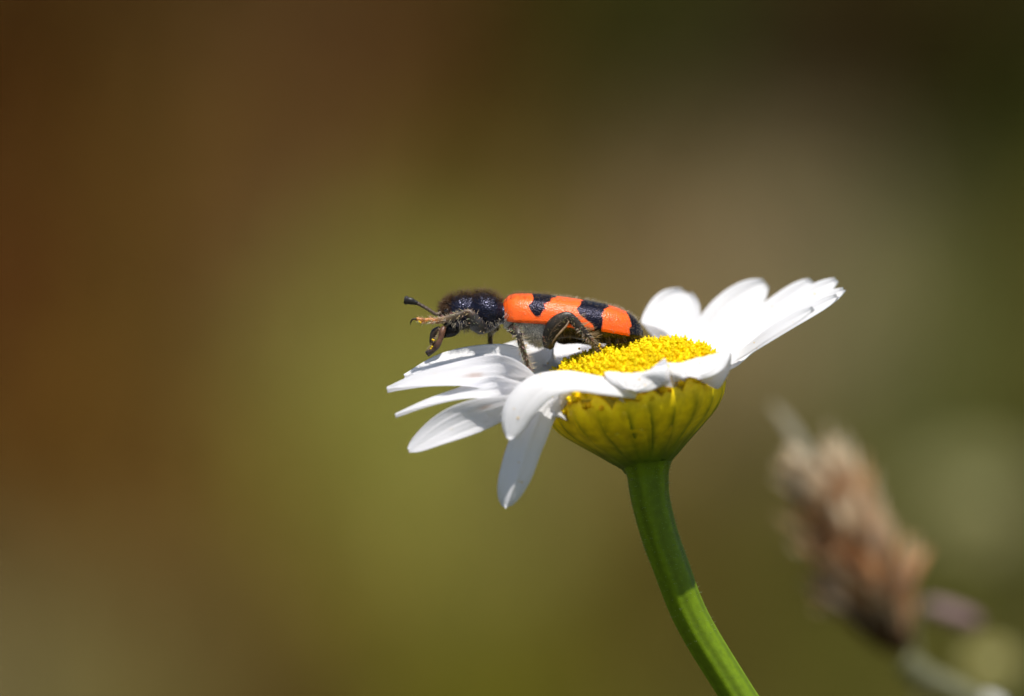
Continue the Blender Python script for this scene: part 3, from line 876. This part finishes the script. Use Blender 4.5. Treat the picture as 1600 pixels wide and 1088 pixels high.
def put_scale(kind, u, th, out, ln=1.0, twist=0.0):
    r = interp(SPROF, u)[0] * 0.85 / K
    rd = sx * math.cos(th) + sy * math.sin(th)
    p = A0 + ax * (u * LN) + rd * r
    yv = (ax * math.cos(out) + rd * math.sin(out)).normalized()
    xv = yv.cross(rd).normalized(); xv = (xv + rd * twist).normalized(); zv = xv.cross(yv).normalized(); xv = yv.cross(zv)
    o = bpy.data.objects.new('bract', kinds[kind]); col.objects.link(o)
    m = Matrix((xv * ln, yv * ln, zv * ln)).transposed().to_4x4()
    m.translation = (p - Vector(seed['_o'])) * 0.001
    o.parent = seed; o.matrix_local = m
for i in range(130):
    u = 0.03 + 0.8 * (i + R3.random()) / 130
    th = i * 2.39996 + R3.uniform(-.2, .2)
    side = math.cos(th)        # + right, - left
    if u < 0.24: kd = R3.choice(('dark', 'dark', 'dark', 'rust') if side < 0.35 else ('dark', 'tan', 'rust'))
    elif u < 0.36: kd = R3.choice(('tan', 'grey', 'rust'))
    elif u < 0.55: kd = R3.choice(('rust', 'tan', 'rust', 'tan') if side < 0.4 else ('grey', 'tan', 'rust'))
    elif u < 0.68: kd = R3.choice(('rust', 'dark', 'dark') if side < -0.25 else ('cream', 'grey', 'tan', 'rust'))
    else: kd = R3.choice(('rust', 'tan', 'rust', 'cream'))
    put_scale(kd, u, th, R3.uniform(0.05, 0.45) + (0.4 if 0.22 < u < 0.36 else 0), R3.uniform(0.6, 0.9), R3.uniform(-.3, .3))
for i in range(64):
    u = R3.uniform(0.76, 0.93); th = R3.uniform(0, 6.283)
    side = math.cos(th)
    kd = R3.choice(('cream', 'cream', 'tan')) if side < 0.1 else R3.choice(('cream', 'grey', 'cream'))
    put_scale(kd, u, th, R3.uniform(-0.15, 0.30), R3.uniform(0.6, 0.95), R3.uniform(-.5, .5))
for i in range(6):   # thin horizontal wisps
    put_scale('grey', R3.uniform(0.28, 0.42), math.pi + R3.uniform(-.7, .7), R3.uniform(0.6, 1.0), R3.uniform(0.5, 0.75))
br = MB()
for i in range(150):
    u = R3.uniform(0.1, 0.95); th = R3.uniform(0, 6.283)
    rd = sx * math.cos(th) + sy * math.sin(th)
    p = A0 + ax * (u * LN) + rd * interp(SPROF, u)[0] * 0.8 / K
    ot = R3.uniform(0.15, 0.6)
    d = (ax * math.cos(ot) + rd * math.sin(ot)).normalized(); ln = R3.uniform(2.0, 4.2)
    c = R3.choice(((0.70, 0.52, 0.33), (0.80, 0.68, 0.50), (0.50, 0.32, 0.18)))
    br.tube([p, p + d * ln * 0.5 + rd * 0.1, p + d * ln + rd * 0.35], [0.10, 0.09, 0.03], 5, c, n=5)
br.build('bristle', M_dry, seed, kind='stuff')
aw = MB()
for (x, y, d) in ((1206, 632, 0), (1218, 640, 20), (1228, 650, -20)):
    aw.tube([A0 + ax * LN * 0.85, W(x + 35, y + 55, SD + d), W(x, y, SD + d)], [3 / K, 4 / K, 2 / K], 6, (0.46, 0.42, 0.32), n=12)
aw.build('bristle', M_dry, seed, kind='stuff')

# ------------------------------------------------------------------ small soft flowers behind, right
def flower(name, label, cat, cpx, rpx, depth, colr, centre, npet, stem_to, stem_c, tilt=(0, -0.6, 0.8), stem_r=14):
    dd = depth * K
    c = W(cpx[0], cpx[1], dd)
    pts = [c] + [W(x, y, dd) for x, y in stem_to]; pts[-1].z = 0
    th = thing(name, label, cat, pts[-1])
    s = MB(); s.tube(pts, [stem_r / K] * len(pts), 10, stem_c, n=40); s.build('stem', M_plant, th)
    n = Vector(tilt).normalized(); a = n.orthogonal().normalized(); b = n.cross(a)
    r = rpx / K * (CAMD + depth) / CAMD
    ce = MB(); ce.ellipsoid(c + n * 0.1 * r, (a * r * 0.42, b * r * 0.42, n * r * 0.3), centre); ce.build('centre', M_floret, th)
    for k in range(npet):
        t = 2 * math.pi * k / npet
        d = a * math.cos(t) + b * math.sin(t); sd = n.cross(d)
        mb = MB(); rows, cols = [], []
        for i in range(7):
            q = i / 6
            w = r * 0.30 * (0.3 + math.sin(math.pi * min(0.97, 0.1 + 0.8 * q)))
            m_ = c + d * r * (0.25 + 0.8 * q) + n * r * (0.25 * q - 0.35 * q * q)
            rows.append([m_ - sd * w, m_ - n * r * 0.05, m_ + sd * w, m_ + n * r * 0.03]); cols.append([colr] * 4)
        mb.grid(rows, cols, True); mb.build('petal', M_plant, th)
    return th
flower('yellow_flower', 'large soft pale yellow flower standing far behind the seed head', 'flower', (1525, 775), 92, 380, (0.22, 0.21, 0.08), (0.22, 0.20, 0.075), 9,
       [(1545, 900), (1600, 1150), (1640, 2200), (1650, 7000)], (0.12, 0.14, 0.04), stem_r=12)
flower('yellow_flower', 'small yellow flower low beside the stalk of the seed head', 'flower', (1547, 1032), 36, 120, (0.36, 0.33, 0.12), (0.36, 0.31, 0.08), 10,
       [(1565, 1100), (1600, 1300), (1660, 2400), (1680, 8000)], (0.14, 0.17, 0.05), stem_r=8)
flower('white_flower', 'small white flower below the small yellow one', 'flower', (1540, 1102), 30, 52, (0.55, 0.55, 0.52), (0.5, 0.5, 0.42), 11,
       [(1540, 1160), (1560, 1400), (1590, 2600), (1600, 8000)], (0.14, 0.17, 0.05), stem_r=8)
# mauve tubular floret on a thin stalk
md = 62 * K
mp = [W(1444, 944, md), W(1462, 952, md), W(1490, 962, md), W(1515, 970, md), W(1531, 976, md)]
ms = [W(1444, 944, md), W(1425, 990, md), W(1440, 1150, md), W(1480, 2000, md), W(1500, 8000, md)]; ms[-1].z = 0
mv = thing('mauve_flower', 'slim mauve flower bud sticking out behind the seed head', 'flower', ms[-1])
mb = MB(); mb.tube(mp, [r / K for r in (9, 17, 18, 17, 8)], 12, [(0.20, 0.13, 0.13), (0.23, 0.15, 0.15), (0.21, 0.11, 0.13)], n=18); mb.build('petal_tube', M_plant, mv)
mb = MB(); mb.tube(ms, [r / K for r in (7, 6, 7, 9, 10)], 8, (0.16, 0.15, 0.07), n=40); mb.build('stem', M_plant, mv)

for o in bpy.data.objects:
    if '_o' in o: del o['_o']
